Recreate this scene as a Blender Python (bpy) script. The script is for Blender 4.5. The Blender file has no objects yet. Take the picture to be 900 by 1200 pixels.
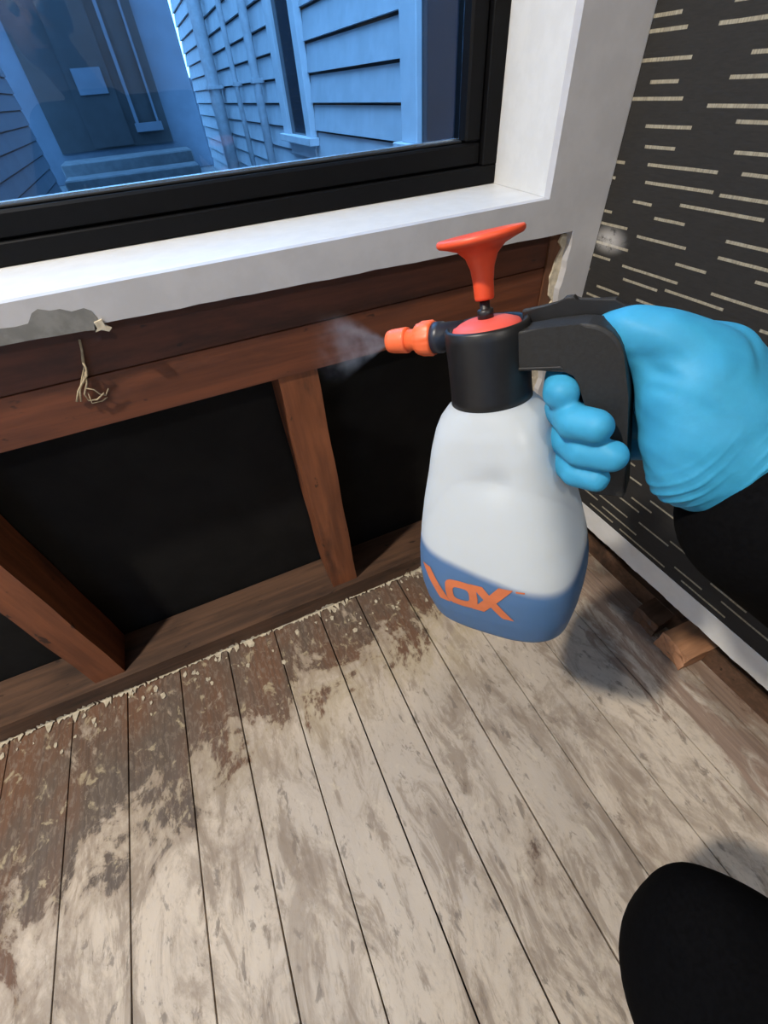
import bpy, bmesh, math, random
import numpy as np
from mathutils import Vector, Matrix
random.seed(7); np.random.seed(7)
S = bpy.context.scene
C = S.collection

# ------------------------------------------------------------------ camera
CAMZ = 0.85
FPX = 495.0
R = Matrix(((0.90967018, 0.33607253, -0.2440398),
            (-0.41012186, 0.63407056, -0.6555567),
            (-0.06557614, 0.69642644, 0.71462577)))     # camera axes -> world axes
cd = bpy.data.cameras.new('camera'); cam = bpy.data.objects.new('camera', cd); C.objects.link(cam)
cd.sensor_fit = 'VERTICAL'; cd.sensor_height = 36.0; cd.lens = FPX / 1200 * 36.0
cd.clip_start = 0.01; cd.clip_end = 200
cam.matrix_world = Matrix.Translation((0, 0, CAMZ)) @ R.to_4x4()
S.camera = cam
def cw(v): return R @ Vector(v) + Vector((0, 0, CAMZ))           # camera space -> world
def px(x, y, d): return cw(((x-450)/FPX*d, (600-y)/FPX*d, -d))    # a pixel and a depth -> world

# ------------------------------------------------------------------ world, lights, exposure
W = bpy.data.worlds.new('world'); S.world = W; W.use_nodes = True
bg = W.node_tree.nodes['Background']
bg.inputs[0].default_value = (0.18, 0.46, 0.90, 1); bg.inputs[1].default_value = 4.6
S.view_settings.view_transform = 'Standard'; S.view_settings.look = 'None'
S.view_settings.gamma = 1; S.view_settings.use_curve_mapping = False
S.view_settings.exposure = 0.46
CEIL = 2.4
PEND = Vector((-.82, .15, 1.96))            # pendant lamp hanging left of the work place
DOWN = Vector((.18, -1.75, CEIL-.06))        # unseen downlight added further back in the room as fill
def lamp_light(name, kind, loc, power, radius, color):
    ld = bpy.data.lights.new(name, kind); ld.energy = power; ld.color = color; ld.shadow_soft_size = radius
    if kind == 'SPOT': ld.spot_size = math.radians(165); ld.spot_blend = .6
    lo = bpy.data.objects.new(name, ld); C.objects.link(lo); lo.location = loc
lamp_light('pendant_light', 'SPOT', PEND, 100.0, .040, (1.0, .91, .79))
lamp_light('fill_light', 'SPOT', DOWN, 40.0, .06, (1.0, .93, .84))

# ------------------------------------------------------------------ node helpers
class NT:
    def __init__(s, name):
        s.m = bpy.data.materials.new(name); s.m.use_nodes = True
        s.t = s.m.node_tree; s.b = s.t.nodes['Principled BSDF']; s.out = s.t.nodes['Material Output']
    def n(s, typ, **kw):
        nd = s.t.nodes.new(typ)
        for k, v in kw.items(): setattr(nd, k, v)
        return nd
    def link(s, a, b): s.t.links.new(a, b)
    def setin(s, sock, v):
        if hasattr(v, 'is_output') or isinstance(v, bpy.types.NodeSocket): s.t.links.new(v, sock)
        else: sock.default_value = v
    def math(s, op, a, b=0.0, c=None, clamp=False):
        nd = s.n('ShaderNodeMath', operation=op, use_clamp=clamp)
        s.setin(nd.inputs[0], a); s.setin(nd.inputs[1], b)
        if c is not None: s.setin(nd.inputs[2], c)
        return nd.outputs[0]
    def mr(s, v, a, b, c=0.0, d=1.0, smooth=True):
        nd = s.n('ShaderNodeMapRange'); nd.interpolation_type = 'SMOOTHSTEP' if smooth else 'LINEAR'
        s.setin(nd.inputs[0], v)
        for i, q in enumerate((a, b, c, d)): nd.inputs[i+1].default_value = q
        return nd.outputs[0]
    def mix(s, f, a, b, typ='MIX'):
        nd = s.n('ShaderNodeMix', data_type='RGBA', blend_type=typ)
        s.setin(nd.inputs[0], f)
        for k, v in ((6, a), (7, b)):
            if isinstance(v, (tuple, list)): nd.inputs[k].default_value = (*v[:3], 1)
            else: s.link(v, nd.inputs[k])
        return nd.outputs[2]
    def pos(s): return s.n('ShaderNodeNewGeometry').outputs['Position']
    def obj(s): return s.n('ShaderNodeTexCoord').outputs['Object']
    def scaled(s, v, sc, off=(0, 0, 0)):
        nd = s.n('ShaderNodeMapping'); s.link(v, nd.inputs[0]); nd.inputs[3].default_value = sc; nd.inputs[1].default_value = off
        return nd.outputs[0]
    def noise(s, v, sc, det=4, rough=.55, dist=0.0):
        nd = s.n('ShaderNodeTexNoise'); s.link(v, nd.inputs['Vector'])
        nd.inputs['Scale'].default_value = sc; nd.inputs['Detail'].default_value = det
        nd.inputs['Roughness'].default_value = rough; nd.inputs['Distortion'].default_value = dist
        return nd.outputs[0]
    def bump(s, h, strength=.3, dist=.001):
        nd = s.n('ShaderNodeBump'); s.link(h, nd.inputs['Height'])
        nd.inputs['Strength'].default_value = strength; nd.inputs['Distance'].default_value = dist
        s.link(nd.outputs[0], s.b.inputs['Normal'])
    def col(s, c): s.setin(s.b.inputs['Base Color'], c if not isinstance(c, tuple) else (*c[:3], 1))
    def rough(s, r): s.setin(s.b.inputs['Roughness'], r)

def mat_plain(name, c, rough=.5, var=.12, nscale=30, bump=.1, spec=.5, c2=None, metal=0.0):
    t = NT(name); v = t.obj(); n = t.noise(v, nscale, 5, .6)
    d = c2 if c2 else tuple(q*(1-var) for q in c)
    t.col(t.mix(t.mr(n, .35, .65), c, d)); t.rough(rough); t.b.inputs['Metallic'].default_value = metal
    t.b.inputs['Specular IOR Level'].default_value = spec
    if bump: t.bump(n, bump, .0006)
    return t.m

def mat_wood(name, c1, c2, axis=0, rough=.6, dark=(.012, .006, .004), scale=1.0):
    t = NT(name); p = t.pos()
    sc = [70, 70, 70]; sc[axis] = 5
    v = t.scaled(p, tuple(q*scale for q in sc))
    g = t.noise(v, 1.0, 6, .6, .4)
    sc2 = [14, 14, 14]; sc2[axis] = 3.5
    b = t.noise(t.scaled(p, tuple(sc2), (3.1, 1.7, .4)), 1.0, 6, .62, .3)
    col = t.mix(t.mr(g, .3, .7), c1, c2)
    col = t.mix(t.math('MULTIPLY', t.mr(b, .50, .72), .75), col, dark)
    sc3 = [60, 60, 60]; sc3[axis] = 25
    k = t.noise(t.scaled(p, tuple(sc3)), 1.0, 3, .5)
    col = t.mix(t.math('MULTIPLY', t.mr(k, .66, .72), .8), col, dark)
    t.col(col); t.rough(rough); t.bump(g, .35, .001)
    return t.m

M = {}
M['white'] = mat_plain('white_paint', (.66, .66, .65), .42, .06, 40, .08)
M['plaster'] = mat_plain('lining_paint', (.50, .50, .52), .55, .08, 25, .12)
M['room_white'] = mat_plain('room_paint', (.78, .79, .81), .7, .05, 10, .05)
M['grey_plaster'] = mat_plain('grey_plaster', (.22, .22, .21), .9, .25, 60, .4)
M['cream_edge'] = mat_plain('torn_cream_edge', (.62, .55, .42), .85, .3, 120, .3)
M['black_frame'] = mat_plain('black_aluminium', (.0035, .0035, .004), .5, .2, 80, .05, spec=.12)
M['rubber'] = mat_plain('black_gasket', (.006, .006, .006), .7)
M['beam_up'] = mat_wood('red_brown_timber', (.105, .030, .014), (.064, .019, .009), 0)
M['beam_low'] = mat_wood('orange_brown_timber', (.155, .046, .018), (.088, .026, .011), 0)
M['stud'] = mat_wood('stud_timber', (.24, .078, .029), (.145, .045, .017), 2)
M['plate'] = mat_wood('plate_timber', (.115, .058, .032), (.055, .028, .016), 0)
M['block'] = mat_wood('block_timber', (.62, .32, .17), (.48, .23, .12), 0)
M['stud_dark'] = mat_wood('darker_stud_timber', (.15, .060, .028), (.09, .034, .016), 2)  # stud timber in a darker brown
M['block_dark'] = mat_wood('block_timber_dark', (.16, .085, .05), (.09, .05, .03), 0)
M['paper'] = mat_plain('black_building_paper', (.008, .0075, .007), .8, .4, 14, .5, spec=.2)
M['sub'] = mat_plain('underfloor', (.02, .016, .013), .9)

def mat_floor():
    t = NT('worn_floor_paint'); p = t.pos()
    sx = t.n('ShaderNodeSeparateXYZ'); t.link(p, sx.inputs[0]); X, Y = sx.outputs[0], sx.outputs[1]
    oi = t.n('ShaderNodeObjectInfo').outputs['Random']
    n1 = t.noise(t.scaled(p, (8, 6, 1)), 1.0, 10, .68, .8)
    n2 = t.noise(t.scaled(p, (60, 26, 1)), 1.0, 6, .65, .4)
    n3 = t.noise(t.scaled(p, (24, 7, 1), (5, 2, 0)), 1.0, 8, .7, .8)
    n4 = t.noise(t.scaled(p, (38, 30, 1), (1, 7, 0)), 1.0, 5, .6, .6)
    n5 = t.noise(t.scaled(p, (5, 2.2, 1), (9, 1, 0)), 1.0, 6, .6, .3)
    gr = t.noise(t.scaled(p, (160, 6, 1)), 1.0, 4, .6)
    # bare band along the opened wall, wider to the left
    edge = t.math('MULTIPLY_ADD', X, .16, Y)                     # y + .16 x
    edge = t.math('SUBTRACT', Y, t.math('MULTIPLY', t.math('MINIMUM', X, .3), .22))
    near = t.mr(edge, .16, .56)
    bare = t.math('ADD', t.math('MULTIPLY', near, .60), t.math('MULTIPLY', t.math('SUBTRACT', n1, .5), 1.7))
    bare = t.math('ADD', bare, t.math('MULTIPLY', t.math('SUBTRACT', n2, .5), .55))
    bare = t.math('ADD', bare, t.math('MULTIPLY', t.math('SUBTRACT', oi, .5), .14))
    bm = t.mr(bare, .31, .43)
    # the strip by the papered wall was never painted
    rt = t.math('ADD', t.math('MULTIPLY', t.mr(X, .40, .62), .50), t.math('MULTIPLY', t.math('SUBTRACT', n3, .5), 1.3))
    rm = t.mr(rt, .34, .52)
    paint = t.mix(t.mr(n5, .35, .66), (.63, .535, .425), (.53, .455, .375))
    n6 = t.noise(t.scaled(p, (7, 3.5, 1), (4, 8, 0)), 1.0, 10, .72, 1.2)
    n7 = t.noise(t.scaled(p, (130, 55, 1)), 1.0, 4, .7, .5)
    paint = t.mix(t.math('MULTIPLY', t.mr(n6, .47, .60), .75), paint, (.33, .262, .20))
    paint = t.mix(t.math('MULTIPLY', t.mr(n7, .55, .70), .5), paint, (.31, .245, .185))
    paint = t.mix(t.math('MULTIPLY', t.mr(n3, .50, .62), .72), paint, (.27, .21, .16))
    paint = t.mix(t.math('MULTIPLY', t.mr(n4, .60, .72), .6), paint, (.66, .58, .45))
    paint = t.mix(t.math('MULTIPLY', t.mr(n2, .58, .66), .75), paint, (.20, .165, .135))
    paint = t.mix(t.math('MULTIPLY', t.mr(bare, .06, .36), .62), paint, (.27, .205, .150))
    yl = t.math('MULTIPLY', t.mr(Y, .22, .42), t.mr(n1, .40, .58))
    paint = t.mix(t.math('MULTIPLY', yl, .5), paint, (.58, .49, .31))
    wood = t.mix(t.mr(n5, .4, .6), (.115, .085, .064), (.16, .078, .042))
    wood = t.mix(t.math('MULTIPLY', t.mr(gr, .4, .7), .5), wood, (.06, .042, .032))
    wood = t.mix(t.math('MULTIPLY', t.mr(n7, .48, .66), .6), wood, (.24, .19, .15))
    wood = t.mix(t.math('MULTIPLY', t.mr(n4, .58, .67), .85), wood, (.42, .35, .23))
    rwood = t.mix(t.mr(gr, .35, .65), (.34, .24, .18), (.25, .175, .13))
    col = t.mix(rm, paint, rwood)
    col = t.mix(bm, col, wood)
    t.col(col); t.rough(t.mr(n3, .3, .7, .5, .75))
    h = t.math('ADD', t.math('MULTIPLY', bm, -.5), t.math('MULTIPLY', n2, .7))
    t.bump(h, .55, .0016)
    return t.m
M['floor'] = mat_floor()

def mat_wallpaper():
    t = NT('charcoal_dash_wallpaper'); p = t.pos()
    sx = t.n('ShaderNodeSeparateXYZ'); t.link(p, sx.inputs[0]); Y, Z = sx.outputs[1], sx.outputs[2]
    pitch, L = .0186, .115
    wob = t.noise(t.scaled(p, (1, 22, 9)), 1.0, 2)
    z = t.math('DIVIDE', t.math('ADD', Z, t.math('MULTIPLY', wob, .0012)), pitch)
    row = t.math('FLOOR', z); fz = t.math('FRACT', z)
    w1 = t.n('ShaderNodeTexWhiteNoise', noise_dimensions='1D'); t.link(row, w1.inputs['W'])
    y = t.math('ADD', t.math('DIVIDE', Y, L), t.math('MULTIPLY', w1.outputs['Value'], 11.0))
    cell = t.math('FLOOR', y); fy = t.math('FRACT', y)
    cmb = t.n('ShaderNodeCombineXYZ'); t.link(row, cmb.inputs[0]); t.link(cell, cmb.inputs[1])
    w2 = t.n('ShaderNodeTexWhiteNoise', noise_dimensions='3D'); t.link(cmb.outputs[0], w2.inputs['Vector'])
    sr = t.n('ShaderNodeSeparateColor'); t.link(w2.outputs['Color'], sr.inputs[0])
    st = t.math('MULTIPLY', sr.outputs[0], .30); en = t.math('MULTIPLY_ADD', sr.outputs[1], .55, .52)
    on = t.math('MULTIPLY', t.math('GREATER_THAN', fy, st), t.math('LESS_THAN', fy, en))
    ctr = t.math('MULTIPLY_ADD', sr.outputs[2], .5, .25)
    d = t.math('ABSOLUTE', t.math('SUBTRACT', fz, ctr))
    ln = t.math('MULTIPLY', on, t.mr(d, .075, .10, 1, 0))
    fib = t.noise(t.scaled(p, (1, 700, 60)), 1.0, 2)
    grain = t.noise(t.scaled(p, (1, 90, 500)), 1.0, 2)
    base = t.mix(grain, (.017, .0165, .0165), (.031, .030, .029))
    dash = t.mix(t.mr(fib, .3, .7), (.36, .33, .25), (.22, .20, .155))
    col = t.mix(ln, base, dash)
    # plaster dust smeared where the wall meets the trim
    sm = t.n('ShaderNodeVectorMath', operation='DISTANCE'); t.link(t.scaled(p, (1, .55, 1)), sm.inputs[0])
    sm.inputs[1].default_value = (.5765, .525*.55, CAMZ-.187)
    nn = t.noise(t.scaled(p, (70, 70, 90)), 1.0, 6, .7)
    msk = t.math('MULTIPLY', t.mr(sm.outputs['Value'], .0, .024, 1, 0), t.mr(nn, .28, .5))
    col = t.mix(t.math('MULTIPLY', msk, .95), col, (.70, .69, .68))
    t.col(col); t.rough(.75); t.b.inputs['Specular IOR Level'].default_value = .25
    t.bump(t.math('ADD', grain, t.math('MULTIPLY', ln, 1.5)), .3, .0006)
    return t.m
M['wallpaper'] = mat_wallpaper()

def mat_glass():
    t = NT('window_glass'); t.t.nodes.remove(t.b)
    tr = t.n('ShaderNodeBsdfTransparent'); tr.inputs[0].default_value = (.93, .96, .98, 1)
    gl = t.n('ShaderNodeBsdfGlossy'); gl.inputs['Roughness'].default_value = .01
    fr = t.n('ShaderNodeFresnel'); fr.inputs[0].default_value = 1.5
    nz = t.noise(t.pos(), 6, 3)
    mx = t.n('ShaderNodeMixShader'); t.link(t.math('MULTIPLY', fr.outputs[0], t.mr(nz, 0, 1, .50, .56)), mx.inputs[0])
    t.link(tr.outputs[0], mx.inputs[1]); t.link(gl.outputs[0], mx.inputs[2])
    t.link(mx.outputs[0], t.out.inputs[0]); return t.m
M['glass'] = mat_glass()
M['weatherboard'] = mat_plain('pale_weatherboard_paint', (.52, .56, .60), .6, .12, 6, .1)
M['ext_trim'] = mat_plain('exterior_trim_paint', (.66, .70, .74), .5, .08, 8, .1)
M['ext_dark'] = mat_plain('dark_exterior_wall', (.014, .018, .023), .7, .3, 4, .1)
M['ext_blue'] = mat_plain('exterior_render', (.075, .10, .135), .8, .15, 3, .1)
M['ext_glass'] = mat_plain('dark_window_pane', (.012, .02, .035), .12, .2, 3, 0)
M['concrete'] = mat_plain('alley_concrete', (.11, .125, .14), .9, .3, 5, .3)
M['pipe'] = mat_plain('downpipe_paint', (.50, .53, .57), .5, .15, 20, .05)

# ------------------------------------------------------------------ mesh helpers
def link(name, me, mat, parent=None, smooth=False):
    o = bpy.data.objects.new(name, me); C.objects.link(o)
    if mat: me.materials.append(mat)
    if parent: o.parent = parent
    if smooth:
        for p in me.polygons: p.use_smooth = True
    return o
def obj(name, bm, mat, parent=None, smooth=False, bevel=0.0, seg=2):
    if bevel: bmesh.ops.bevel(bm, geom=[e for e in bm.edges if e.is_manifold and e.calc_face_angle(0) > .5], offset=bevel, segments=seg, affect='EDGES', profile=.6)
    bmesh.ops.recalc_face_normals(bm, faces=bm.faces)
    me = bpy.data.meshes.new(name); bm.to_mesh(me); bm.free()
    return link(name, me, mat, parent, smooth)
def box(bm, x0, x1, y0, y1, z0, z1):
    r = bmesh.ops.create_cube(bm, size=1)
    for v in r['verts']:
        v.co = Vector(((x0+x1)/2+v.co.x*(x1-x0), (y0+y1)/2+v.co.y*(y1-y0), (z0+z1)/2+v.co.z*(z1-z0)))
    return r['verts']
def boxobj(name, dims, mat, parent=None, bevel=.001):
    bm = bmesh.new(); box(bm, *dims); return obj(name, bm, mat, parent, bevel=bevel, seg=1)
def empty(name, loc=(0, 0, 0)):
    o = bpy.data.objects.new(name, None); C.objects.link(o); o.location = loc; o.empty_display_size = .05
    return o
def keep(o, parent):
    # parent without moving: children are modelled in world space under an Empty at parent's location
    o.parent = parent; o.matrix_parent_inverse = Matrix.Translation(parent.location).inverted(); return o
def tag(o, label=None, cat=None, group=None, kind=None):
    if label: o['label'] = label
    if cat: o['category'] = cat
    if group: o['group'] = group
    if kind: o['kind'] = kind
    return o
def prism_xz(pts, y0, y1):       # outline in x,z pushed from y0 to y1
    bm = bmesh.new()
    a = [bm.verts.new((x, y0, z)) for x, z in pts]; b = [bm.verts.new((x, y1, z)) for x, z in pts]
    n = len(pts)
    bm.faces.new(a); bm.faces.new(b[::-1])
    for i in range(n): bm.faces.new((a[i], b[i], b[(i+1) % n], a[(i+1) % n]))
    bmesh.ops.triangulate(bm, faces=[f for f in bm.faces if len(f.verts) > 4], ngon_method='EAR_CLIP')
    return bm
def lathe(prof, n=40, axis='z', cap=True):   # prof: (radius, along)
    bm = bmesh.new(); rings = []
    for r, h in prof:
        rg = []
        for i in range(n):
            a = 2*math.pi*i/n; c, s_ = r*math.cos(a), r*math.sin(a)
            rg.append(bm.verts.new((c, s_, h) if axis == 'z' else (h, c, s_)))
        rings.append(rg)
    for k in range(len(rings)-1):
        for i in range(n):
            j = (i+1) % n
            bm.faces.new((rings[k][i], rings[k][j], rings[k+1][j], rings[k+1][i]))
    if cap: bm.faces.new(rings[0]); bm.faces.new(rings[-1])
    return bm
_t = bmesh.new(); bmesh.ops.create_icosphere(_t, subdivisions=3, radius=1.0); SPH = [v.co.copy() for v in _t.verts]; _t.free()
def hull(bm, p0, r0, p1, r1):
    vs = [bm.verts.new(Vector(p)+r*q) for p, r in ((p0, r0), (p1, r1)) for q in SPH]
    bmesh.ops.convex_hull(bm, input=vs)
    bmesh.ops.delete(bm, geom=[v for v in bm.verts if not v.link_faces], context='VERTS')
def chain(segs, pts):
    for (p0, r0), (p1, r1) in zip(pts[:-1], pts[1:]): segs.append((Vector(p0), r0, Vector(p1), r1))
def blend(segs, voxel, it, fac=.5, extra=None):
    me = bpy.data.meshes.new('tmp'); allb = bmesh.new()
    for s_ in segs:
        b = bmesh.new(); hull(b, *s_); m2 = bpy.data.meshes.new('t'); b.to_mesh(m2); b.free(); allb.from_mesh(m2); bpy.data.meshes.remove(m2)
    bmesh.ops.recalc_face_normals(allb, faces=allb.faces)
    if extra: allb.from_mesh(extra)
    allb.to_mesh(me); allb.free()
    o = bpy.data.objects.new('tmp', me); C.objects.link(o)
    r = o.modifiers.new('r', 'REMESH'); r.mode = 'VOXEL'; r.voxel_size = voxel; r.use_smooth_shade = True
    s = o.modifiers.new('s', 'SMOOTH'); s.factor = fac; s.iterations = it
    dg = bpy.context.evaluated_depsgraph_get()
    out = bpy.data.meshes.new_from_object(o.evaluated_get(dg)); bpy.data.objects.remove(o); bpy.data.meshes.remove(me)
    return out
def tube(pts, rad, n=8):
    bm = bmesh.new(); rings = []
    P = [Vector(p) for p in pts]
    for i, p in enumerate(P):
        d = (P[min(i+1, len(P)-1)]-P[max(i-1, 0)]).normalized()
        u = d.orthogonal().normalized(); v = d.cross(u)
        r = rad[i] if isinstance(rad, (list, tuple)) else rad
        rings.append([bm.verts.new(p+r*(math.cos(2*math.pi*k/n)*u+math.sin(2*math.pi*k/n)*v)) for k in range(n)])
    for a, b in zip(rings[:-1], rings[1:]):
        off = min(range(n), key=lambda o_: sum((a[k].co-b[(k+o_) % n].co).length for k in range(n)))
        b[:] = b[off:]+b[:off]
        for k in range(n): bm.faces.new((a[k], a[(k+1) % n], b[(k+1) % n], b[k]))
    bm.faces.new(rings[0]); bm.faces.new(rings[-1])
    return bm

# ------------------------------------------------------------------ room shell
WY = 0.548           # face of the window-wall lining
RX = 0.5865          # face of the papered wall
ROOM_L, ROOM_B = -2.4, -2.6
SILL = 0.7225
FY = 0.568           # face of the exposed framing

fl = tag(boxobj('floor', (ROOM_L-.05, .80, ROOM_B-.05, .70, -.06, -.022), M['sub'], bevel=0), kind='structure')
joints = [-.72, -.585, -.465, -.341, -.221, -.098, .027, .136, .263, .388, .512, .635, .76, .885]
joints = [j*.85 for j in joints]
while joints[0] > ROOM_L: joints.insert(0, joints[0]-.104)
for a, b in zip(joints[:-1], joints[1:]):
    g = random.uniform(.0007, .0014)
    bm = bmesh.new(); dz = random.uniform(-.0012, .0008)
    box(bm, a+g, b-g, ROOM_B, .556, -.022, dz)
    pl = obj('floorboard', bm, M['floor'], fl, bevel=.0012, seg=2)

tag(boxobj('ceiling', (ROOM_L-.05, .80, ROOM_B-.05, .80, CEIL, CEIL+.05), M['room_white'], bevel=0), kind='structure')
tag(boxobj('wall_left', (ROOM_L-.05, ROOM_L, ROOM_B-.05, .80, -.02, CEIL), M['room_white'], bevel=0), kind='structure')
WB = (-2.10, -1.20, .85, 2.00)                # unseen window added to the back wall for bluish fill: x0, x1, z0, z1
bm = bmesh.new()
box(bm, ROOM_L, WB[0], ROOM_B-.05, ROOM_B, -.02, CEIL); box(bm, WB[1], .80, ROOM_B-.05, ROOM_B, -.02, CEIL)
box(bm, WB[0], WB[1], ROOM_B-.05, ROOM_B, -.02, WB[2]); box(bm, WB[0], WB[1], ROOM_B-.05, ROOM_B, WB[3], CEIL)
tag(obj('wall_back', bm, M['room_white']), kind='structure')
w2 = tag(empty('fill_window', ((WB[0]+WB[1])/2, ROOM_B, WB[2])), kind='structure')
for d in ((WB[0], WB[1], WB[2], WB[2]+.05), (WB[0], WB[1], WB[3]-.05, WB[3]), (WB[0], WB[0]+.05, WB[2]+.05, WB[3]-.05), (WB[1]-.05, WB[1], WB[2]+.05, WB[3]-.05)):
    keep(boxobj('frame', (d[0], d[1], ROOM_B-.045, ROOM_B-.005, d[2], d[3]), M['black_frame']), w2)
keep(boxobj('glass_pane', (WB[0]+.05, WB[1]-.05, ROOM_B-.026, ROOM_B-.022, WB[2]+.05, WB[3]-.05), M['glass'], bevel=0), w2)

# window wall: outer skin of black building paper, timber framing, plaster lining cut away below the sill
wn = tag(boxobj('wall_window', (ROOM_L, .80, .664, .70, -.05, SILL-.02), M['paper'], bevel=0), kind='structure')
XS = np.linspace(ROOM_L, .537, 150)
def rag(x, amp=.0018): return amp*(math.sin(x*61)+.7*math.sin(x*143+1)+.5*math.sin(x*317+2))+random.uniform(-.6, .6)*amp
low = []
for x in XS:
    z = SILL-.0335-.0115*min(max((x+.2)/.7, 0), 1)+rag(x, .00035)
    if -.30 < x < -.085: z -= .0
    low.append((x, z))
def strip(bm, P, Q, y0, y1):       # solid band between two outlines of equal length, in x,z
    n = len(P); V = [[bm.verts.new((q[0], y, q[1])) for q in L] for y in (y0, y1) for L in (P, Q)]
    for i in range(n-1):
        for a, b in ((V[0], V[1]), (V[2], V[3]), (V[0], V[2]), (V[1], V[3])): bm.faces.new((a[i], a[i+1], b[i+1], b[i]))
    for i in (0, n-1): bm.faces.new((V[0][i], V[1][i], V[3][i], V[2][i]))
low = [(x, z) for x, z in low if x < .532]+[(.537, low[-1][1])]
bm = bmesh.new()
strip(bm, low, [(x, SILL) for x, z in low], WY, WY+.012)
zr = np.linspace(0, low[-1][1]-.0005, 70)
strip(bm, [(.537+rag(z, .0018), z) for z in zr], [(RX, z) for z in zr], WY, WY+.012)
box(bm, .537, RX, WY, WY+.012, low[-1][1]-.0005, SILL)
box(bm, .483, RX, WY, WY+.012, SILL, CEIL)
bmesh.ops.remove_doubles(bm, verts=bm.verts, dist=1e-6)
lin = obj('lining', bm, M['plaster'], wn)
# torn paper edge of the lining beside the right stud
bm = bmesh.new(); zr = np.linspace(.02, SILL-.05, 70)
strip(bm, [(.527+rag(z*1.3, .0035), z) for z in zr], [(.545, z) for z in zr], WY+.0122, WY+.0158)
obj('torn_edge', bm, M['cream_edge'], wn)
boxobj('lintel', (ROOM_L, .483, WY, WY+.012, 2.0, CEIL), M['plaster'], wn)
boxobj('header', (ROOM_L, .80, WY+.16, WY+.2, 2.0, CEIL), M['room_white'], wn)
boxobj('end_post', (.53, .80, WY+.013, WY+.2, SILL, CEIL), M['room_white'], wn)
boxobj('side_lining', (ROOM_L, -1.6, WY, WY+.15, SILL, 2.0), M['plaster'], wn)

# chipped grey patch on the fascia
def wpt(x, y, Yw):        # where the sight line of a pixel meets the plane Y = Yw
    d = R @ Vector((x-450, 600-y, -FPX)); k = Yw/d.y
    return (d.x*k, d.z*k+CAMZ)
up = [(-60, 396), (0, 385), (18, 383), (33, 379), (37, 367), (44, 362), (58, 364), (70, 362), (84, 365), (98, 361), (107, 364), (115, 374), (121, 379), (129, 386)]
dn = [(-60, 416), (0, 405.5), (18, 402), (33, 399), (37, 398.4), (44, 397), (58, 395), (70, 393), (84, 390.5), (98, 388), (107, 387), (115, 386.5), (121, 387), (129, 387)]
bm = bmesh.new(); strip(bm, [wpt(x, y, WY) for x, y in dn], [wpt(x, y, WY) for x, y in up], WY-.0006, WY+.004)
obj('chipped_patch', bm, M['grey_plaster'], wn)
rim = [(110, 378), (119, 374), (123, 381), (131, 384), (128, 388), (119, 386), (112, 389), (114, 384)]
obj('torn_flap', prism_xz([wpt(x, y, WY-.003) for x, y in rim], WY-.0045, WY-.0008), M['cream_edge'], wn)

# framing
def timber(name, dims, mat, label, bevel=.0025):
    bm = bmesh.new(); box(bm, *dims)
    long = max(range(3), key=lambda i: dims[2*i+1]-dims[2*i])
    bmesh.ops.subdivide_edges(bm, edges=[e for e in bm.edges if abs((e.verts[0].co-e.verts[1].co)[long]) > 1e-4], cuts=14)
    for v in bm.verts:
        for i in range(3):
            if i != long: v.co[i] += .0007*math.sin(v.co[long]*37+i*2+dims[0]*9)
    o = obj(name, bm, mat, bevel=0)
    return o
def centred(o):
    # put the origin at the piece's base
    me = o.data; lo = [min(v.co[i] for v in me.vertices) for i in range(3)]; hi = [max(v.co[i] for v in me.vertices) for i in range(3)]
    c = Vector(((lo[0]+hi[0])/2, (lo[1]+hi[1])/2, lo[2])); me.transform(Matrix.Translation(-c)); o.location = c; return o
zb = CAMZ-.333*.85
zs = CAMZ-.2605*.85
PL = .050
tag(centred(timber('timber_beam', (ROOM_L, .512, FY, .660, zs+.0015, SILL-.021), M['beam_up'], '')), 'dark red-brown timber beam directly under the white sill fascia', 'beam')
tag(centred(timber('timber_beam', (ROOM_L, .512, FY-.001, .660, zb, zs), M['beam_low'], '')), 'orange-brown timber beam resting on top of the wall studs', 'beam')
tag(centred(timber('wall_stud', (.072, .130, FY+.002, .658, PL, zb), M['stud'], '')), 'upright orange-brown wall stud with light cracks between two black paper bays', 'stud', 'bare wall studs')
tag(centred(timber('wall_stud', (-.431, -.375, FY+.002, .658, PL, zb), M['stud'], '')), 'upright red-brown wall stud standing below the chipped grey patch of the fascia', 'stud', 'bare wall studs')
tag(centred(timber('wall_stud', (.513, .580, FY-.004, .658, PL, SILL-.021), M['stud_dark'], '')), 'upright brown wall stud beside the white lining strip at the papered wall', 'stud', 'bare wall studs')
tag(centred(timber('bottom_plate_1', (ROOM_L, .585, .5575, .661, -.02, PL), M['plate'], '')), 'dark weathered timber bottom plate lying along the floor under the studs', kind='structure')  # bottom plate of the opened wall's framing, not a trim board

# old paint left as a ragged cream line where floor meets plate
bm = bmesh.new()
xs = np.arange(-.95, .52, .0035)
prev = None
for x in xs:
    k = .5+.5*math.sin(x*23+1.3*math.sin(x*7))
    up = .002+.010*k*random.random()**1.6; fr = .001+.016*(random.random()**3.0)*(.4+k)
    a = bm.verts.new((x, .5563-fr, .0022+random.uniform(0, .0015))); b = bm.verts.new((x, .5566, .003)); c = bm.verts.new((x, .5571-random.uniform(0, .0012), .003+up))
    if prev and random.random() > .07:
        bm.faces.new((prev[0], a, b, prev[1])); bm.faces.new((prev[1], b, c, prev[2]))
    prev = (a, b, c)
pe = obj('torn_paint_edge', bm, M['cream_edge'], fl); pe['kind'] = 'stuff'
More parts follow.
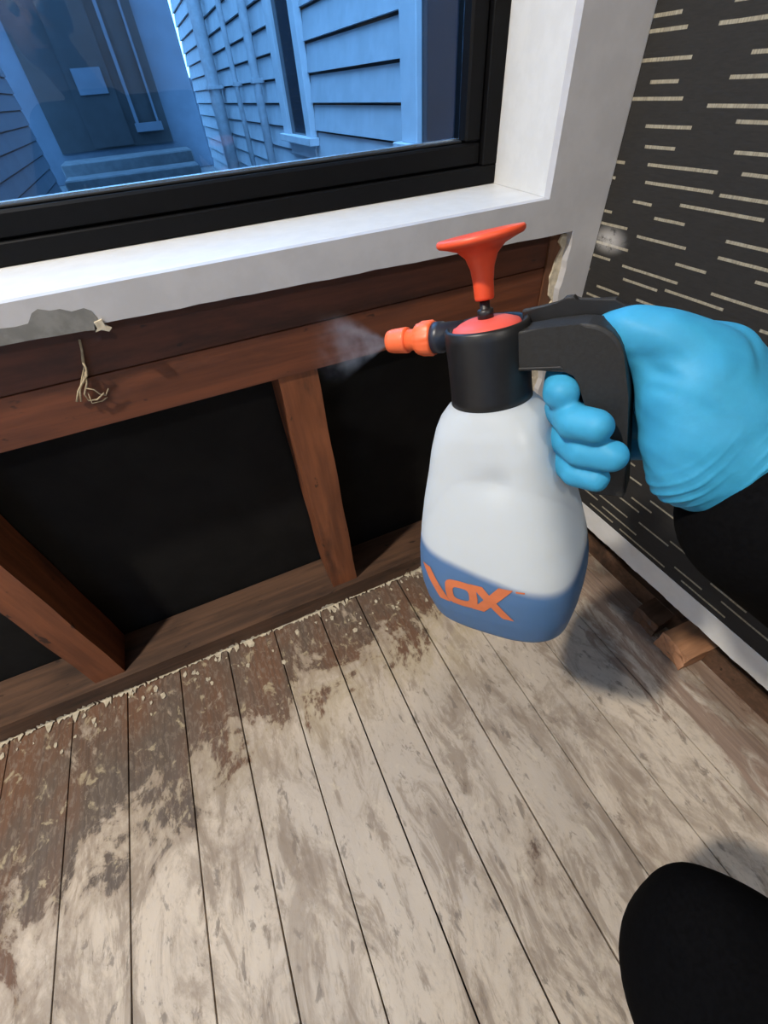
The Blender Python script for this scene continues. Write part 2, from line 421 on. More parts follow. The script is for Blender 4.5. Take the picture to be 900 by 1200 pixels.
# loose flakes of the same paint near the plate
bm = bmesh.new()
for i in range(90):
    x = random.uniform(-.75, .42); y = .548-abs(random.gauss(0, .05)); r = random.uniform(.0015, .006)
    n = random.randint(5, 7); a0 = random.uniform(0, 6)
    vs = [bm.verts.new((x+r*random.uniform(.4, 1.2)*math.cos(a0+6.283*k/n), y+1.5*r*random.uniform(.4, 1.2)*math.sin(a0+6.283*k/n), .0016+random.uniform(0, .0014))) for k in range(n)]
    bm.faces.new(vs)
pf = obj('paint_flakes', bm, M['cream_edge'], fl); pf['kind'] = 'stuff'

# ------------------------------------------------------------------ window
w1 = tag(empty('window_1', (-.5, .70, SILL)), kind='structure')
FRY = .700
def wpart(name, dims, mat, bevel=.0015): return keep(boxobj(name, dims, mat, bevel=bevel), w1)
bm = bmesh.new(); box(bm, ROOM_L, .53, WY+.0125, FRY+.06, SILL-.020, SILL); keep(obj('sill', bm, M['white'], bevel=.002), w1)
bm = bmesh.new(); vs = box(bm, .4835, .53, WY+.0125, FRY+.06, SILL, 2.0)
for v in vs:
    if v.co.y > .6 and v.co.x < .5: v.co.x += .022
keep(obj('jamb', bm, M['white'], bevel=.001), w1)
XR = .500
wpart('frame_bottom', (-1.6, XR, FRY, FRY+.05, SILL+.001, SILL+.024), M['black_frame'])
wpart('frame_side', (XR-.026, XR+.006, FRY, FRY+.05, SILL+.024, 2.0), M['black_frame'])
wpart('sash_bottom', (-1.6, XR-.026, FRY+.008, FRY+.045, SILL+.0245, SILL+.052), M['black_frame'], .003)
wpart('sash_side', (XR-.053, XR-.0265, FRY+.008, FRY+.045, SILL+.0525, 2.0), M['black_frame'], .003)
wpart('glazing_bead', (-1.6, XR-.0535, FRY+.018, FRY+.026, SILL+.0525, SILL+.0555), M['rubber'], .0008)
wpart('spacer_bar', (-1.6, XR-.0535, FRY+.029, FRY+.037, SILL+.0525, SILL+.0575), mat_plain('bright_spacer', (.75, .78, .8), .25, .05, metal=.9), .0005)
wpart('glass_pane', (-1.6, XR-.0535, FRY+.0275, FRY+.0285, SILL+.0555, 2.0), M['glass'], 0)

# ------------------------------------------------------------------ outside the window
EX = 1.35
hw = tag(boxobj('neighbour_wall', (EX+.012, EX+.2, .95, 11.6, -.3, 4.2), M['ext_dark'], bevel=0), 'pale weatherboard house wall seen through the window glass', 'house wall')
pit = .157
z0 = CAMZ-.068*EX
k = -8
while z0+k*pit < 4.1:
    zz = z0+k*pit
    bm = bmesh.new()
    vs = box(bm, EX-.018, EX+.0115, .95, 11.6, zz, zz+pit-.014)
    for v in vs:
        if v.co.x < EX and v.co.z > zz+.05: v.co.x += .022
    obj('weatherboard', bm, M['weatherboard'], hw)
    k += 1
def house_window(ya, yb, zsill, ztop, label):
    e = tag(empty('house_window', (EX, (ya+yb)/2, zsill)), label, 'window')
    P = lambda n, d, m, b=.004: keep(boxobj(n, d, m, bevel=b), e)
    P('pane', (EX-.030, EX-.020, ya, yb, zsill, ztop), M['ext_glass'], 0)
    P('casing', (EX-.06, EX-.004, ya-.13, ya, zsill, ztop), M['ext_trim'])
    P('casing', (EX-.06, EX-.004, yb, yb+.17, zsill, ztop), M['ext_trim'])
    P('casing', (EX-.06, EX-.004, ya-.13, yb+.17, ztop, ztop+.12), M['ext_trim'])
    P('sill', (EX-.09, EX-.004, ya-.17, yb+.22, zsill-.05, zsill), M['ext_trim'])
    P('apron', (EX-.03, EX-.004, ya-.10, yb+.12, zsill-.14, zsill-.05), M['ext_trim'])
house_window(4.45, 4.98, CAMZ-.29, 2.9, 'narrow dark house window with pale casing between weatherboards and a downpipe')
house_window(1.75, 2.50, CAMZ-.24, 2.9, 'wide dark house window with one broad pale casing on the weatherboard wall')
def downpipe(y, r, label, x=EX-.07, top=4.1):
    o = tag(empty('downpipe', (x, y, -.25)), label, 'pipe', 'pipes on the house wall')
    keep(obj('pipe', tube([(x, y, -.25), (x, y, 1.0), (x, y, 2.5), (x, y, top)], r, 14), M['pipe'], smooth=True), o)
    for z in (.9, 2.1, 3.3):
        keep(boxobj('bracket', (x-r*1.15, EX-.004, y-r*1.2, y+r*1.2, z, z+.035), M['pipe']), o)
downpipe(5.85, .042, 'pale round downpipe next to the narrow house window')
downpipe(6.95, .030, 'thin pale downpipe standing between two thicker pipes')
downpipe(8.3, .085, 'thick pale soil pipe next to the thin downpipe on the house wall', EX-.12)
EY = 12.6
tag(boxobj('alley_ground', (-3.5, EX+.1, .80, EY+1.5, -.40, -.25), M['concrete'], bevel=0), kind='structure')
ew = tag(boxobj('alley_end_building', (-3.4, 1.43, EY, EY+.3, -.25, 3.6), M['ext_blue'], bevel=.01), 'blue-grey building with a dark doorway and steps closing off the alley', 'building')
keep(boxobj('side_gate', (1.44, 2.2, EY+.02, EY+.1, -.25, 1.12), M['ext_blue']), ew)
keep(boxobj('recess', (-1.36, .76, EY-.05, EY-.01, .22, 3.3), M['ext_dark']), ew)
keep(boxobj('door', (-.75, .0, EY-.09, EY-.06, .25, 2.4), M['ext_dark']), ew)
keep(boxobj('door_panel', (-.62, -.12, EY-.12, EY-.095, 1.0, 1.35), M['ext_blue']), ew)
for a, b in ((.16, .22), (.56, .60)): keep(boxobj('window_casing', (a, b, EY-.10, EY-.055, .55, 2.6), M['ext_blue']), ew)
keep(boxobj('window_sill', (.13, .64, EY-.16, EY-.055, .42, .55), M['ext_blue']), ew)
keep(boxobj('door_step', (-1.40, 1.0, EY-.9, EY-.05, -.24, .12), M['concrete'], bevel=.02), ew)
keep(boxobj('door_step', (-1.38, 1.0, EY-1.6, EY-.91, -.24, -.06), M['concrete'], bevel=.02), ew)
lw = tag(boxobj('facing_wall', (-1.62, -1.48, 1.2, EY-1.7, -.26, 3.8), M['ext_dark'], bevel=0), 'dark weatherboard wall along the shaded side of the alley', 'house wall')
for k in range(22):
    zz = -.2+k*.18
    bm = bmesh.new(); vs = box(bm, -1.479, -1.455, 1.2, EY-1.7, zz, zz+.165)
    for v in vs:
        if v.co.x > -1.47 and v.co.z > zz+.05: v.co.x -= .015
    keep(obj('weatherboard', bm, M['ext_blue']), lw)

# ------------------------------------------------------------------ papered wall on the right
wr = tag(boxobj('wall_right', (RX, RX+.010, ROOM_B, WY-.0005, .2205, CEIL), M['wallpaper'], bevel=0), kind='structure')
bm = bmesh.new()
ys = np.linspace(ROOM_B, WY-.001, 500)
prev = None
for y in ys:
    zl = .1755+rag(y*1.1, .0007)
    q = [bm.verts.new((RX-.0012, y, .2203)), bm.verts.new((RX-.0012, y, zl)), bm.verts.new((RX+.010, y, zl)), bm.verts.new((RX+.010, y, .2203))]
    if prev:
        for i in range(4): bm.faces.new((prev[i], prev[(i+1) % 4], q[(i+1) % 4], q[i]))
    else: bm.faces.new(q)
    prev = q
bm.faces.new(prev[::-1])
obj('bare_strip', bm, M['white'], wr)
boxobj('cavity_back', (.775, .80, ROOM_B, .664, -.02, CEIL), M['paper'], wr, bevel=0)
tag(centred(timber('bottom_plate_2', (.683, .775, ROOM_B, .555, -.02, .045), M['block_dark'], '')), 'dark timber plate running along the floor under the papered wall', kind='structure')  # bottom plate of the papered wall's framing, not a trim board
def wood_block(label, c, size, rz, mat, seed):
    random.seed(seed)
    bm = bmesh.new(); bmesh.ops.create_cube(bm, size=1)
    bmesh.ops.subdivide_edges(bm, edges=bm.edges[:], cuts=4, use_grid_fill=True)
    for v in bm.verts:
        v.co = Vector((v.co.x*size[0], v.co.y*size[1], (v.co.z+.5)*size[2]))
        if v.co.x < -size[0]*.49: v.co.x += random.uniform(-.001, .005)      # splintered end
        v.co += Vector((random.uniform(-1, 1), random.uniform(-1, 1), 0))*.0006
    o = obj('timber_block', bm, mat, bevel=0)
    o.location = c; o.rotation_euler = (0, 0, rz)
    return tag(o, label, 'wood block', 'offcuts under the papered wall')
wood_block('light orange sawn timber block sticking out under the white strip', (.668, .138, .0012), (.085, .062, .046), math.radians(-4), M['block'], 3)
wood_block('darker brown timber block tucked behind the light orange block', (.664, .212, .0012), (.06, .05, .042), math.radians(3), M['block_dark'], 4)

# pendant lamp and the added fill downlight
def emat():
    t = NT('lamp_lens'); t.col((.9, .85, .75)); t.b.inputs['Emission Color'].default_value = (1, .86, .7, 1)
    t.b.inputs['Emission Strength'].default_value = 6; return t.m
EM = emat()
def lp(name, prof, mat, e, n=32):
    bm = lathe(prof, n); bm.transform(Matrix.Translation((e.location.x, e.location.y, 0)))
    return keep(obj(name, bm, mat, smooth=True), e)
e = tag(empty('fill_downlight', (DOWN.x, DOWN.y, CEIL-.03)), 'white ceiling downlight added as fill in the middle of the room', 'lamp')
lp('rim', [(.055, CEIL-.0005), (.062, CEIL-.0005), (.062, CEIL-.012), (.050, CEIL-.016), (.048, CEIL-.003)], M['white'], e)
lp('lens', [(.047, CEIL-.0005), (.047, CEIL-.003)], EM, e)
e = tag(empty('pendant_lamp', (PEND.x, PEND.y, PEND.z)), 'white pendant lamp hanging from the ceiling near the window', 'lamp')
lp('cord', [(.003, CEIL-.001), (.003, PEND.z+.22)], M['rubber'], e, 10)
lp('ceiling_rose', [(.045, CEIL-.0005), (.045, CEIL-.012), (.012, CEIL-.03)], M['white'], e)
lp('socket', [(.010, PEND.z+.22), (.020, PEND.z+.215), (.020, PEND.z+.16)], M['white'], e)
lp('lamp_shade', [(.022, PEND.z+.175), (.060, PEND.z+.15), (.085, PEND.z+.115), (.100, PEND.z+.09), (.098, PEND.z+.09), (.083, PEND.z+.114), (.058, PEND.z+.148), (.022, PEND.z+.172)], M['white'], e)
lp('bulb', [(.012, PEND.z+.16), (.016, PEND.z+.13), (.030, PEND.z+.10), (.034, PEND.z+.08), (.028, PEND.z+.06), (.012, PEND.z+.048), (.001, PEND.z+.046)], EM, e)

# ------------------------------------------------------------------ frayed string hanging at the beam
fs = tag(empty('frayed_string', Vector((wpt(104, 470, FY-.004)[0], FY-.004, wpt(104, 470, FY-.004)[1]))), 'pale frayed string tuft hanging over the timber beams', 'string')
M['fibre'] = mat_plain('pale_fibre', (.42, .34, .22), .8, .3, 200, .1)
def strand(pxs, r, yo=.005):
    out = []
    for i, (x, y) in enumerate(pxs):
        a, z = wpt(x, y, FY-yo); out.append((a, FY-yo-.0015*math.sin(i*1.7), z))
    keep(obj('strand', tube(out, r, 6), M['fibre'], smooth=True), fs)
strand([(93, 398), (96, 410), (97, 424), (100, 434), (98, 446), (92, 458), (90, 471)], .0013)
strand([(95, 405), (98, 420), (99, 430), (96, 444), (94, 458), (95, 470)], .0010, .006)
strand([(100, 436), (102, 448), (99, 462), (104, 470), (114, 468), (122, 460)], .0010, .007)
strand([(101, 455), (110, 456), (117, 462), (124, 464), (127, 455)], .0007, .008)
strand([(103, 460), (108, 472), (120, 470), (126, 466)], .0007, .006)
strand([(97, 425), (101, 430), (102, 440), (97, 450)], .0012, .009)

# ------------------------------------------------------------------ pressure sprayer
A = Vector((-.205, .82, .54)).normalized()
XL = Vector((.86, -.27, .45)); XL = (XL-A*XL.dot(A)).normalized()
YL = A.cross(XL)
P0 = Vector((.0675, .124, -.279))
def lc(x, y, s): return P0+XL*x+YL*y-A*s          # sprayer-local -> camera space
def lw_(x, y, s): return cw(lc(x, y, s))
ML = Matrix.Translation(cw(P0)) @ (R @ Matrix((XL, YL, A)).transposed()).to_4x4()   # local z = -s
LEN = .252
sp = tag(empty('pump_sprayer'), 'white pump sprayer bottle with orange plunger and nozzle held by the gloved hand', 'sprayer')
base = Matrix.Translation((0, 0, -LEN)); sp.matrix_world = ML @ base
inv = base.inverted()
def spart(name, bm, mat, smooth=True, parent=None, bevel=0.0):
    bm.transform(inv)
    return obj(name, bm, mat, parent or sp, smooth, bevel=bevel)

PROF = [(0.046, 0.0275), (0.05, 0.0283), (0.054, 0.0325), (0.06, 0.03754), (0.068, 0.04095), (0.08, 0.04387), (0.1, 0.04875), (0.125, 0.05557), (0.15, 0.06143), (0.175, 0.0663), (0.195, 0.06874), (0.21, 0.06874), (0.225, 0.06728), (0.238, 0.06435), (0.246, 0.0624), (0.25, 0.05948), (0.252, 0.0546)]
def rad(s):
    for (a, ra), (b, rb) in zip(PROF[:-1], PROF[1:]):
        if s <= b:
            t = (s-a)/(b-a); t = max(t, 0); return ra+(rb-ra)*t
    return PROF[-1][1]
def sexp(s): return 2.0+1.5*min(max((s-.052)/.03, 0), 1)
def surf(phi, s, off=0.0):
    r = rad(s)+off; e = 2.0/sexp(s)
    c, q = math.cos(phi), math.sin(phi)
    x = r*math.copysign(abs(c)**e, c); y = r*.86*math.copysign(abs(q)**e, q)
    nrm = (abs(c)**(2)+abs(q)**2)
    # keep the corners from growing past the waist
    y *= (1 if s > .06 else 1+.16*min(1, (.06-s)/.01))
    # finger dimple on the front face
    d2 = ((x-.0135)/.0098)**2+((s-.099)/.0098)**2
    if q < 0: y += .0042*math.exp(-d2)
    # moulded feet
    if s > .236: 
        f = (s-.236)/.016
    return Vector((x, y, -s))
def body_mesh(off=0.0, nphi=96):
    bm = bmesh.new(); rings = []
    ss = []
    for (a, _), (b, _) in zip(PROF[:-1], PROF[1:]):
        n = max(1, int((b-a)/.003)); ss += [a+(b-a)*i/n for i in range(n)]
    ss.append(PROF[-1][0])
    for s in ss:
        ring = []
        for i in range(nphi):
            phi = 2*math.pi*i/nphi
            v = surf(phi, s, off)
            if s > .244: v.z += .004*(.5+.5*math.cos(4*phi+math.pi))*(s-.244)/.008*.9
            ring.append(bm.verts.new(v))
        rings.append(ring)
    for k in range(len(rings)-1):
        for i in range(nphi):
            j = (i+1) % nphi; bm.faces.new((rings[k][i], rings[k][j], rings[k+1][j], rings[k+1][i]))
    bm.faces.new(rings[0]); bm.faces.new(rings[-1])
    return bm
minv = ML.inverted()
LEVEL = CAMZ-.280
pl_co = minv @ Vector((cw(P0).x, cw(P0).y, LEVEL)); pl_no = (minv.to_3x3() @ Vector((0, 0, 1))).normalized()
def mat_bottle():
    t = NT('translucent_plastic'); t.t.nodes.remove(t.b)
    v = t.obj(); n = t.noise(v, 18, 3)
    dry = t.mix(n, (.77, .81, .83), (.71, .76, .79))
    wet = t.mix(n, (.15, .285, .50), (.115, .235, .44))
    dt = t.n('ShaderNodeVectorMath', operation='DOT_PRODUCT'); t.link(v, dt.inputs[0]); dt.inputs[1].default_value = pl_no
    h = t.math('SUBTRACT', dt.outputs['Value'], (inv @ pl_co).dot(pl_no))
    col = t.mix(t.mr(t.math('ADD', h, t.math('MULTIPLY', t.math('SUBTRACT', n, .5), .006)), -.005, .004, 1, 0), dry, wet)
    df = t.n('ShaderNodeBsdfDiffuse'); t.link(col, df.inputs[0])
    tl = t.n('ShaderNodeBsdfTranslucent'); t.link(col, tl.inputs[0])
    tp = t.n('ShaderNodeBsdfTransparent'); tp.inputs[0].default_value = (.93, .96, .97, 1)
    gl = t.n('ShaderNodeBsdfGlossy'); gl.inputs['Roughness'].default_value = .32
    lw1 = t.n('ShaderNodeLayerWeight'); lw1.inputs[0].default_value = .3
    m1 = t.n('ShaderNodeMixShader'); m1.inputs[0].default_value = .30; t.link(df.outputs[0], m1.inputs[1]); t.link(tl.outputs[0], m1.inputs[2])
    m2 = t.n('ShaderNodeMixShader'); m2.inputs[0].default_value = .20; t.link(m1.outputs[0], m2.inputs[1]); t.link(tp.outputs[0], m2.inputs[2])
    m3 = t.n('ShaderNodeMixShader'); t.link(t.math('MULTIPLY_ADD', lw1.outputs['Fresnel'], .30, .02), m3.inputs[0]); t.link(m2.outputs[0], m3.inputs[1]); t.link(gl.outputs[0], m3.inputs[2])
    t.link(m3.outputs[0], t.out.inputs[0]); return t.m
M['bottle'] = mat_bottle()
M['liquid'] = mat_plain('blue_liquid', (.010, .17, .56), .2, .1, 10, 0)
M['liquid_top'] = mat_plain('pale_liquid_top', (.85, .88, .90), .7, .05, 60, .1)  # bottle's inner brightness put into the colour of the liquid's top
M['orange'] = mat_plain('orange_plastic', (.78, .085, .028), .42, .06, 60, .04)
M['orange_nozzle'] = mat_plain('bright_orange_plastic', (.86, .145, .045), .45, .06, 60, .04)
M['cap_red'] = mat_plain('coral_plastic', (.72, .10, .075), .5, .06, 60, .04)
M['orange_print'] = mat_plain('orange_print', (.58, .16, .06), .6, .1, 80, .0)
M['black_pl'] = mat_plain('black_plastic', (.012, .012, .013), .42, .3, 150, .12)
M['black_grip'] = mat_plain('black_textured_plastic', (.016, .016, .016), .55, .3, 400, .3)

bot = spart('bottle', body_mesh(), M['bottle'])
# liquid with a level surface
bm = body_mesh(-.0022, 64)
g = bmesh.ops.bisect_plane(bm, geom=bm.verts[:]+bm.edges[:]+bm.faces[:], plane_co=pl_co, plane_no=pl_no, clear_outer=True)
ed = [e for e in g['geom_cut'] if isinstance(e, bmesh.types.BMEdge)]
bmesh.ops.contextual_create(bm, geom=ed)
liq = spart('liquid', bm, M['liquid'], smooth=False)
liq.data.materials.append(M['liquid_top'])
for p_ in liq.data.polygons:
    if p_.normal.dot(pl_no) > .995: p_.material_index = 1
# printed lettering wrapped onto the bottle
def front(u, s, off):       # point of the bottle's front face at x = u
    r = rad(s); n = sexp(s); k = min(abs(u)/r, .999)
    return Vector((u*(r+off)/r, -(r+off)*.86*(1-k**n)**(1/n), -s))
def wrap_poly(quads, u0, s0):
    bm = bmesh.new()
    for q in quads:           # each quad: four (u,v) in metres, u to the right, v up
        N = 8; grid = []
        for i in range(N+1):
            row = []
            for j in range(N+1):
                a, b = i/N, j/N
                u = (1-a)*((1-b)*q[0][0]+b*q[3][0])+a*((1-b)*q[1][0]+b*q[2][0])
                v = (1-a)*((1-b)*q[0][1]+b*q[3][1])+a*((1-b)*q[1][1]+b*q[2][1])
                row.append(bm.verts.new(front(u0+u, s0-v, .0006)))
            grid.append(row)
        for i in range(N):
            for j in range(N): bm.faces.new((grid[i][j], grid[i+1][j], grid[i+1][j+1], grid[i][j+1]))
    return bm
def ring_quads(cx, w, h, th, n=16):
    out = []
    P = lambda a, ww, hh: (cx+ww*math.copysign(abs(math.cos(a))**.55, math.cos(a)), hh*math.copysign(abs(math.sin(a))**.55, math.sin(a)))
    for k in range(n):
        a, b = 2*math.pi*k/n, 2*math.pi*(k+1)/n
        out.append((P(a, w, h), P(b, w, h), P(b, w-th, h-th), P(a, w-th, h-th)))
    return out
SS = .1985
spart('lettering', wrap_poly(ring_quads(-.0152, .0146, .0140, .0072), 0, SS), M['orange_print'], parent=bot)
xw = .0036
spart('lettering', wrap_poly([((-.0065, .0138), (.0040, .0138), (.0285, -.0165), (.0190, -.0165)), ((.0175, .0168), (.0285, .0168), (.0040, -.0138), (-.0065, -.0138))], 0, SS), M['orange_print'], parent=bot)
spart('lettering', wrap_poly([((-.053, .018), (-.044, .018), (-.0265, -.0135), (-.037, -.0135))], 0, SS), M['orange_print'], parent=bot)
spart('lettering', wrap_poly([((.0305, .0165), (.0370, .0165), (.0370, .0150), (.0305, .0150))], 0, SS), M['orange_print'], parent=bot)

spart('collar', lathe([(.0225, -.006), (.0245, .0005), (.0262, .0012), (.0276, -.0005), (.0279, -.006), (.0277, -.020), (.0281, -.045), (.0286, -.050), (.0270, -.0505)], 56, cap=False), M['black_pl'])
spart('cap', lathe([(.0228, -.008), (.0228, -.002), (.0215, .0005), (.0150, .0030), (.0080, .0040), (.0040, .0040)], 48), M['cap_red'])
rod = spart('pump_rod', lathe([(.0052, .0035), (.0052, .0090), (.0044, .0095), (.0032, .0100), (.0032, .0180)], 20), M['black_pl'])
spart('pump_handle', lathe([(.0030, .0150), (.0058, .0152), (.0062, .0165), (.0064, .0250), (.0074, .0330), (.0098, .0395), (.0145, .0440), (.0205, .0462), (.0250, .0475), (.0262, .0488), (.0262, .0505), (.0252, .0516), (.0200, .0512), (.0100, .0500), (.001, .0497)], 56), M['orange'])
# nozzle along -x
NS = .0058
def nz(prof, name, mat, ridges=0):
    bm = lathe([(r, -x) for r, x in prof], 48, axis='x')
    for v in bm.verts:
        if ridges:
            a = math.atan2(v.co.z, v.co.y); rr = math.hypot(v.co.y, v.co.z)
            if rr > .0098: 
                f = 1+.035*math.copysign(1, math.sin(24*a)); v.co.y *= f; v.co.z *= f
        v.co.z -= NS
    return spart(name, bm, mat)
nz([(.0098, .018), (.0098, .032), (.0106, .0325), (.0106, .0385), (.0090, .039)], 'nozzle_socket', mat_plain('navy_black_plastic', (.016, .020, .032), .4, .2, 90, .1))
nz([(.0080, .0385), (.0112, .0390), (.0118, .0402), (.0116, .0480), (.0106, .0515), (.0075, .0545), (.0073, .0620)], 'nozzle_nut', M['orange_nozzle'], 1)
nz([(.0070, .0605), (.0090, .0610), (.0092, .0625), (.0085, .0740), (.0078, .0770), (.0035, .0778), (.0012, .0770)], 'nozzle_tip', M['orange_nozzle'])

# handle: arm and grip from one outline
def arc(cx, cs, r, a0, a1, n=7): return [(cx+r*math.cos(math.radians(a0+(a1-a0)*i/n)), cs+r*math.sin(math.radians(a0+(a1-a0)*i/n))) for i in range(n+1)]
HO = [(.016, .0040), (.040, .0025)]+arc(.0610, .0250, .0230, -95, -8)+[(.0880, .045), (.0905, .080), (.0925, .112)]+[(.0910, .1165), (.0720, .1160), (.0690, .085), (.0660, .055)]+[(.0625, .036), (.0590, .0300), (.0530, .0270), (.016, .0270)]
def outline(pts, y0, y1, bev):
    bm = bmesh.new()
    a = [bm.verts.new((x, y0, -s)) for x, s in pts]; b = [bm.verts.new((x, y1, -s)) for x, s in pts]; n = len(pts)
    f1 = bm.faces.new(a); f2 = bm.faces.new(b[::-1])
    for i in range(n): bm.faces.new((a[i], b[i], b[(i+1) % n], a[(i+1) % n]))
    eds = list(f1.edges)+list(f2.edges)
    bmesh.ops.bevel(bm, geom=eds, offset=bev, segments=3, affect='EDGES', profile=.5)
    bmesh.ops.triangulate(bm, faces=[f for f in bm.faces if len(f.verts) > 4], ngon_method='EAR_CLIP')
    return bm
hd = spart('handle', outline(HO, -.0125, .0105, .0022), M['black_grip'], smooth=False)
LV = [(.020, -.0035), (.042, -.0045), (.046, -.0085), (.051, -.0085), (.053, -.0050), (.074, -.0045), (.082, .0010), (.084, .010), (.076, .012), (.020, .006)]
spart('trigger_lever', outline(LV, .012, .019, .0012), M['black_pl'], smooth=False)
spart('handle_rib', outline([(.022, .0255), (.050, .0255), (.052, .0275), (.022, .0275)], -.0132, -.011, .0006), M['black_pl'], smooth=False, parent=hd)

# spray mist drifting out of the nozzle
def mat_mist():
    t = NT('spray_mist'); t.t.nodes.remove(t.b)
    v = t.obj(); sx = t.n('ShaderNodeSeparateXYZ'); t.link(v, sx.inputs[0])
    n = t.noise(v, 60, 4, .6)
    rr = t.math('SQRT', t.math('ADD', t.math('POWER', sx.outputs[1], 2), t.math('POWER', sx.outputs[2], 2)))
    q = t.math('DIVIDE', rr, t.math('MULTIPLY_ADD', sx.outputs[0], -.55, .003))
    d = t.math('MULTIPLY', t.math('MULTIPLY', t.mr(q, .20, .60, .30, 1), t.mr(q, .50, 1.0, 1, 0)), t.mr(n, .36, .66, .05, 1.5))
    d = t.math('MULTIPLY', d, t.mr(sx.outputs[0], -.066, .004, 0, 1))
    vs = t.n('ShaderNodeVolumeScatter'); vs.inputs[0].default_value = (.93, .95, 1, 1)
    t.link(t.math('MULTIPLY', d, 46.0), vs.inputs['Density']); vs.inputs['Anisotropy'].default_value = .2
    t.link(vs.outputs[0], t.out.inputs['Volume']); return t.m
bm = lathe([(.0025, -.0005), (.010, -.014), (.024, -.040), (.042, -.075), (.02, -.08)], 32, axis='x')
mist = tag(obj('spray_mist', bm, mat_mist()), 'faint white mist spraying out of the orange nozzle', 'mist', kind='stuff')
mist.matrix_world = ML @ Matrix.Translation((-.0785, 0, -NS))

# ------------------------------------------------------------------ person: black clothes, blue glove
FL = lambda x, y, s: lw_(x, y, s)
person = tag(empty('person', (.1, -.45, 0)), 'kneeling person in black clothes gripping the sprayer with a blue-gloved hand', 'person')
def fing(segs, s_, tip, r, kn=.112):
    chain(segs, [(FL(kn, .026, s_-.004), r*1.10), (FL(.062, .0245, s_), r*1.05), (FL(.0475, .006, s_+.0005), r*1.02), (FL((tip[0]+.0475)/2, tip[1]*.80, tip[2]), r), (FL(*tip), r*.93)])
seg = []
fing(seg, .0370, (.0515, -.0125, .0425), .0110)
fing(seg, .0600, (.0735, -.0245, .0590), .0116)
fing(seg, .0805, (.0835, -.0240, .0785), .0111)
fing(seg, .0980, (.0755, -.0225, .0965), .0093)
# palm behind the grip, thumb over the top, wrist
fseg, seg = seg, []
wr_c = px(892, 568, .262)
for s_, r_ in ((.036, .017), (.058, .018), (.080, .017), (.100, .015)):
    seg.append((FL(.113, .020, s_), r_, px(815, 500, .266), .028))
seg.append((px(812, 462, .250), .0305, px(840, 500, .254), .0335))
seg.append((px(812, 510, .252), .0290, px(850, 535, .256), .0320))
seg.append((px(806, 552, .258), .0230, px(860, 560, .260), .0280))
seg.append((px(832, 432, .258), .0270, px(862, 490, .258), .0290))
chain(seg, [(px(812, 440, .250), .0290), (px(775, 404, .242), .0200), (px(735, 386, .246), .0140), (px(700, 392, .266), .0115)])
seg.append((px(775, 404, .246), .0195, px(828, 416, .264), .0190))
chain(seg, [(px(848, 525, .256), .0320), (wr_c, .0305), (px(945, 622, .268), .0310)])
seg.append((px(810, 455, .248), .0300, px(812, 545, .256), .0255))
seg.append((px(812, 455, .250), .0310, px(880, 560, .260), .0310))
palm = blend(seg, .0025, 30)
gm = blend(fseg, .0013, 12, extra=palm)
# folds of the thin glove towards the cuff
wdir = (px(945, 625, .268)-px(845, 530, .256)).normalized()
org = px(845, 545, .256)
side_ = (R @ Vector((1, 1, 0))).normalized()
nors = [v.normal.copy() for v in gm.vertices]
for v, n_ in zip(gm.vertices, nors):
    q_ = (v.co-px(757, 428, .232)).length
    v.co -= n_*.0045*math.exp(-(q_/.012)**2)
    q_ = (v.co-px(766, 438, .232)); v.co += n_*.0010*math.exp(-(q_.length/.010)**2)*math.sin(q_.dot(side_)*900)
    d_ = (v.co-org).dot(wdir); w_ = (v.co-org).dot(side_)
    m_ = min(max((d_+.030)/.03, 0), 1)
    ph = d_*980+3.0*math.sin(w_*55)+1.5*math.sin(w_*120+2)+2*math.sin(v.co.z*40)
    fold = (max(0, math.sin(ph))**2)*(.5+.5*math.sin(w_*70+d_*90))
    v.co += n_*(.0026*m_*fold+.00025*math.sin(v.co.x*300+2*math.sin(v.co.z*210)))
def mat_glove():
    t = NT('blue_nitrile'); v = t.pos(); n = t.noise(v, 45, 5, .6); f = t.noise(v, 900, 2)
    t.col(t.mix(t.mr(n, .35, .65), (.040, .31, .53), (.035, .275, .48))); t.rough(.58); t.b.inputs['Specular IOR Level'].default_value = .3
    t.b.inputs['Subsurface Weight'].default_value = .0
    t.bump(t.math('ADD', n, t.math('MULTIPLY', f, .15)), .25, .0012); return t.m
gl = link('glove', gm, mat_glove(), smooth=True); keep(gl, person)
gl['label'] = 'blue nitrile glove with wrinkles at the cuff'

M['cloth'] = mat_plain('black_cloth', (.0035, .0035, .004), .95, .3, 300, .4, spec=.04)
bs = []
w0 = px(890, 574, .262); fdir = (px(945, 628, .268)-w0).normalized()
cuff = w0+fdir*.012
elbow = Vector((.43, -.20, .50)); shR = Vector((.20, -.50, .80)); shL = Vector((-.20, -.52, .80))
pel = Vector((.0, -.56, .34)); chest = Vector((.0, -.52, .68)); neck = Vector((-.06, -.50, .87)); head = Vector((-.13, -.44, 1.02))
cuff = px(920, 604, .260)
chain(bs, [(cuff, .058), (px(965, 655, .274), .055), (elbow, .055), (shR, .068)])
chain(bs, [(shL, .068), (Vector((-.30, -.36, .58)), .052), (Vector((-.24, -.30, .40)), .042)])
chain(bs, [(pel+Vector((.08, 0, 0)), .12), (chest+Vector((.07, 0, 0)), .12), (neck+Vector((.03, 0, -.05)), .07)])
chain(bs, [(pel-Vector((.08, 0, 0)), .12), (chest-Vector((.07, 0, 0)), .12), (neck-Vector((.03, 0, .05)), .07)])
bs.append((shL, .068, shR, .068))
knee = px(860, 1172, .305)
chain(bs, [(pel+Vector((.09, 0, 0)), .105), (knee, .074), (px(826, 1094, .312), .042), (knee+Vector((.015, .0, -.03)), .066), (Vector((.31, -.27, .12)), .05)])
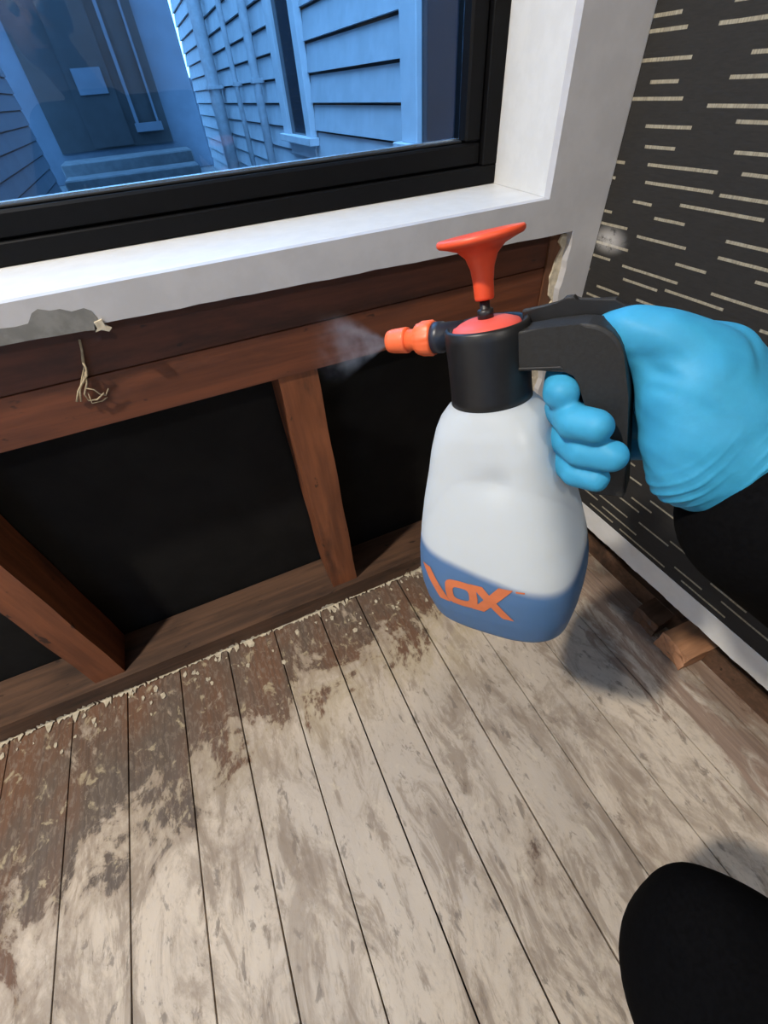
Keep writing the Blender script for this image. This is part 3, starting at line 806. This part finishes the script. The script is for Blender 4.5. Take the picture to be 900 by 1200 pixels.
chain(bs, [(Vector((.32, -.33, .05)), .045), (Vector((.345, -.22, .035)), .034)])
lk = Vector((-.13, -.36, .085))
chain(bs, [(pel-Vector((.09, 0, 0)), .105), (lk, .08), (lk+Vector((0, -.38, -.03)), .05), (lk+Vector((0, -.50, -.035)), .045)])
chain(bs, [(neck-Vector((0, 0, .04)), .055), (head-Vector((0, 0, .03)), .055)])
bs.append((head+Vector((0, -.02, .03)), .082, head+Vector((0, .03, -.04)), .062))
bs.append((head+Vector((0, .085, .0)), .012, head+Vector((0, .10, -.02)), .014))
for sx_ in (-1, 1): bs.append((head+Vector((sx_*.078, -.01, .015)), .014, head+Vector((sx_*.076, -.005, -.02)), .012))
bmh = blend(bs, .006, 6)
body = link('body', bmh, M['cloth'], smooth=True)
def mat_skin():
    t = NT('skin'); n = t.noise(t.pos(), 40, 4); t.col(t.mix(n, (.55, .34, .25), (.48, .28, .2))); t.rough(.5); return t.m
body.data.materials.append(mat_skin())
for p in body.data.polygons:
    c = p.center
    if c.z > .885 and c.y > -.6 and abs(c.x+.1) < .16 and (c-shR).length > .1: p.material_index = 1
keep(body, person)
hs = [(head+Vector((0, -.035, .055)), .082, head+Vector((0, .005, .070)), .075), (head+Vector((0, -.06, .0)), .07, head+Vector((0, -.05, .04)), .08)]
keep(link('hair', blend(hs, .005, 5), mat_plain('dark_hair', (.03, .02, .014), .7, .4, 90, .5), smooth=True), person)
for sx_ in (-1, 1):
    bm = bmesh.new(); bmesh.ops.create_uvsphere(bm, u_segments=16, v_segments=10, radius=.011, matrix=Matrix.Translation(head+Vector((sx_*.03, .074, .012))))
    keep(obj('eye', bm, mat_plain('eye_white', (.7, .7, .68), .2, .05, 50, 0), smooth=True), person)
bm = bmesh.new(); hull(bm, head+Vector((-.018, .083, -.058)), .006, head+Vector((.018, .083, -.058)), .006)
keep(obj('mouth', bm, mat_plain('lips', (.4, .16, .13), .5, .1, 60, 0), smooth=True), person)
# hand resting on the thigh
hl = Vector((-.22, -.28, .37)); hseg = [(Vector((-.24, -.30, .42)), .028, hl, .033)]
for i in range(4):
    b_ = hl+Vector((-.026+.018*i, .03, -.005)); chain(hseg, [(b_, .0095), (b_+Vector((.004*i, .04, -.012)), .009), (b_+Vector((.006*i, .062+.004*(i in (1, 2)), -.035)), .008)])
chain(hseg, [(hl+Vector((.025, -.005, 0)), .012), (hl+Vector((.05, .03, -.008)), .010), (hl+Vector((.055, .055, -.02)), .009)])
gl2 = link('glove', blend(hseg, .002, 4), gl.data.materials[0], smooth=True); keep(gl2, person)
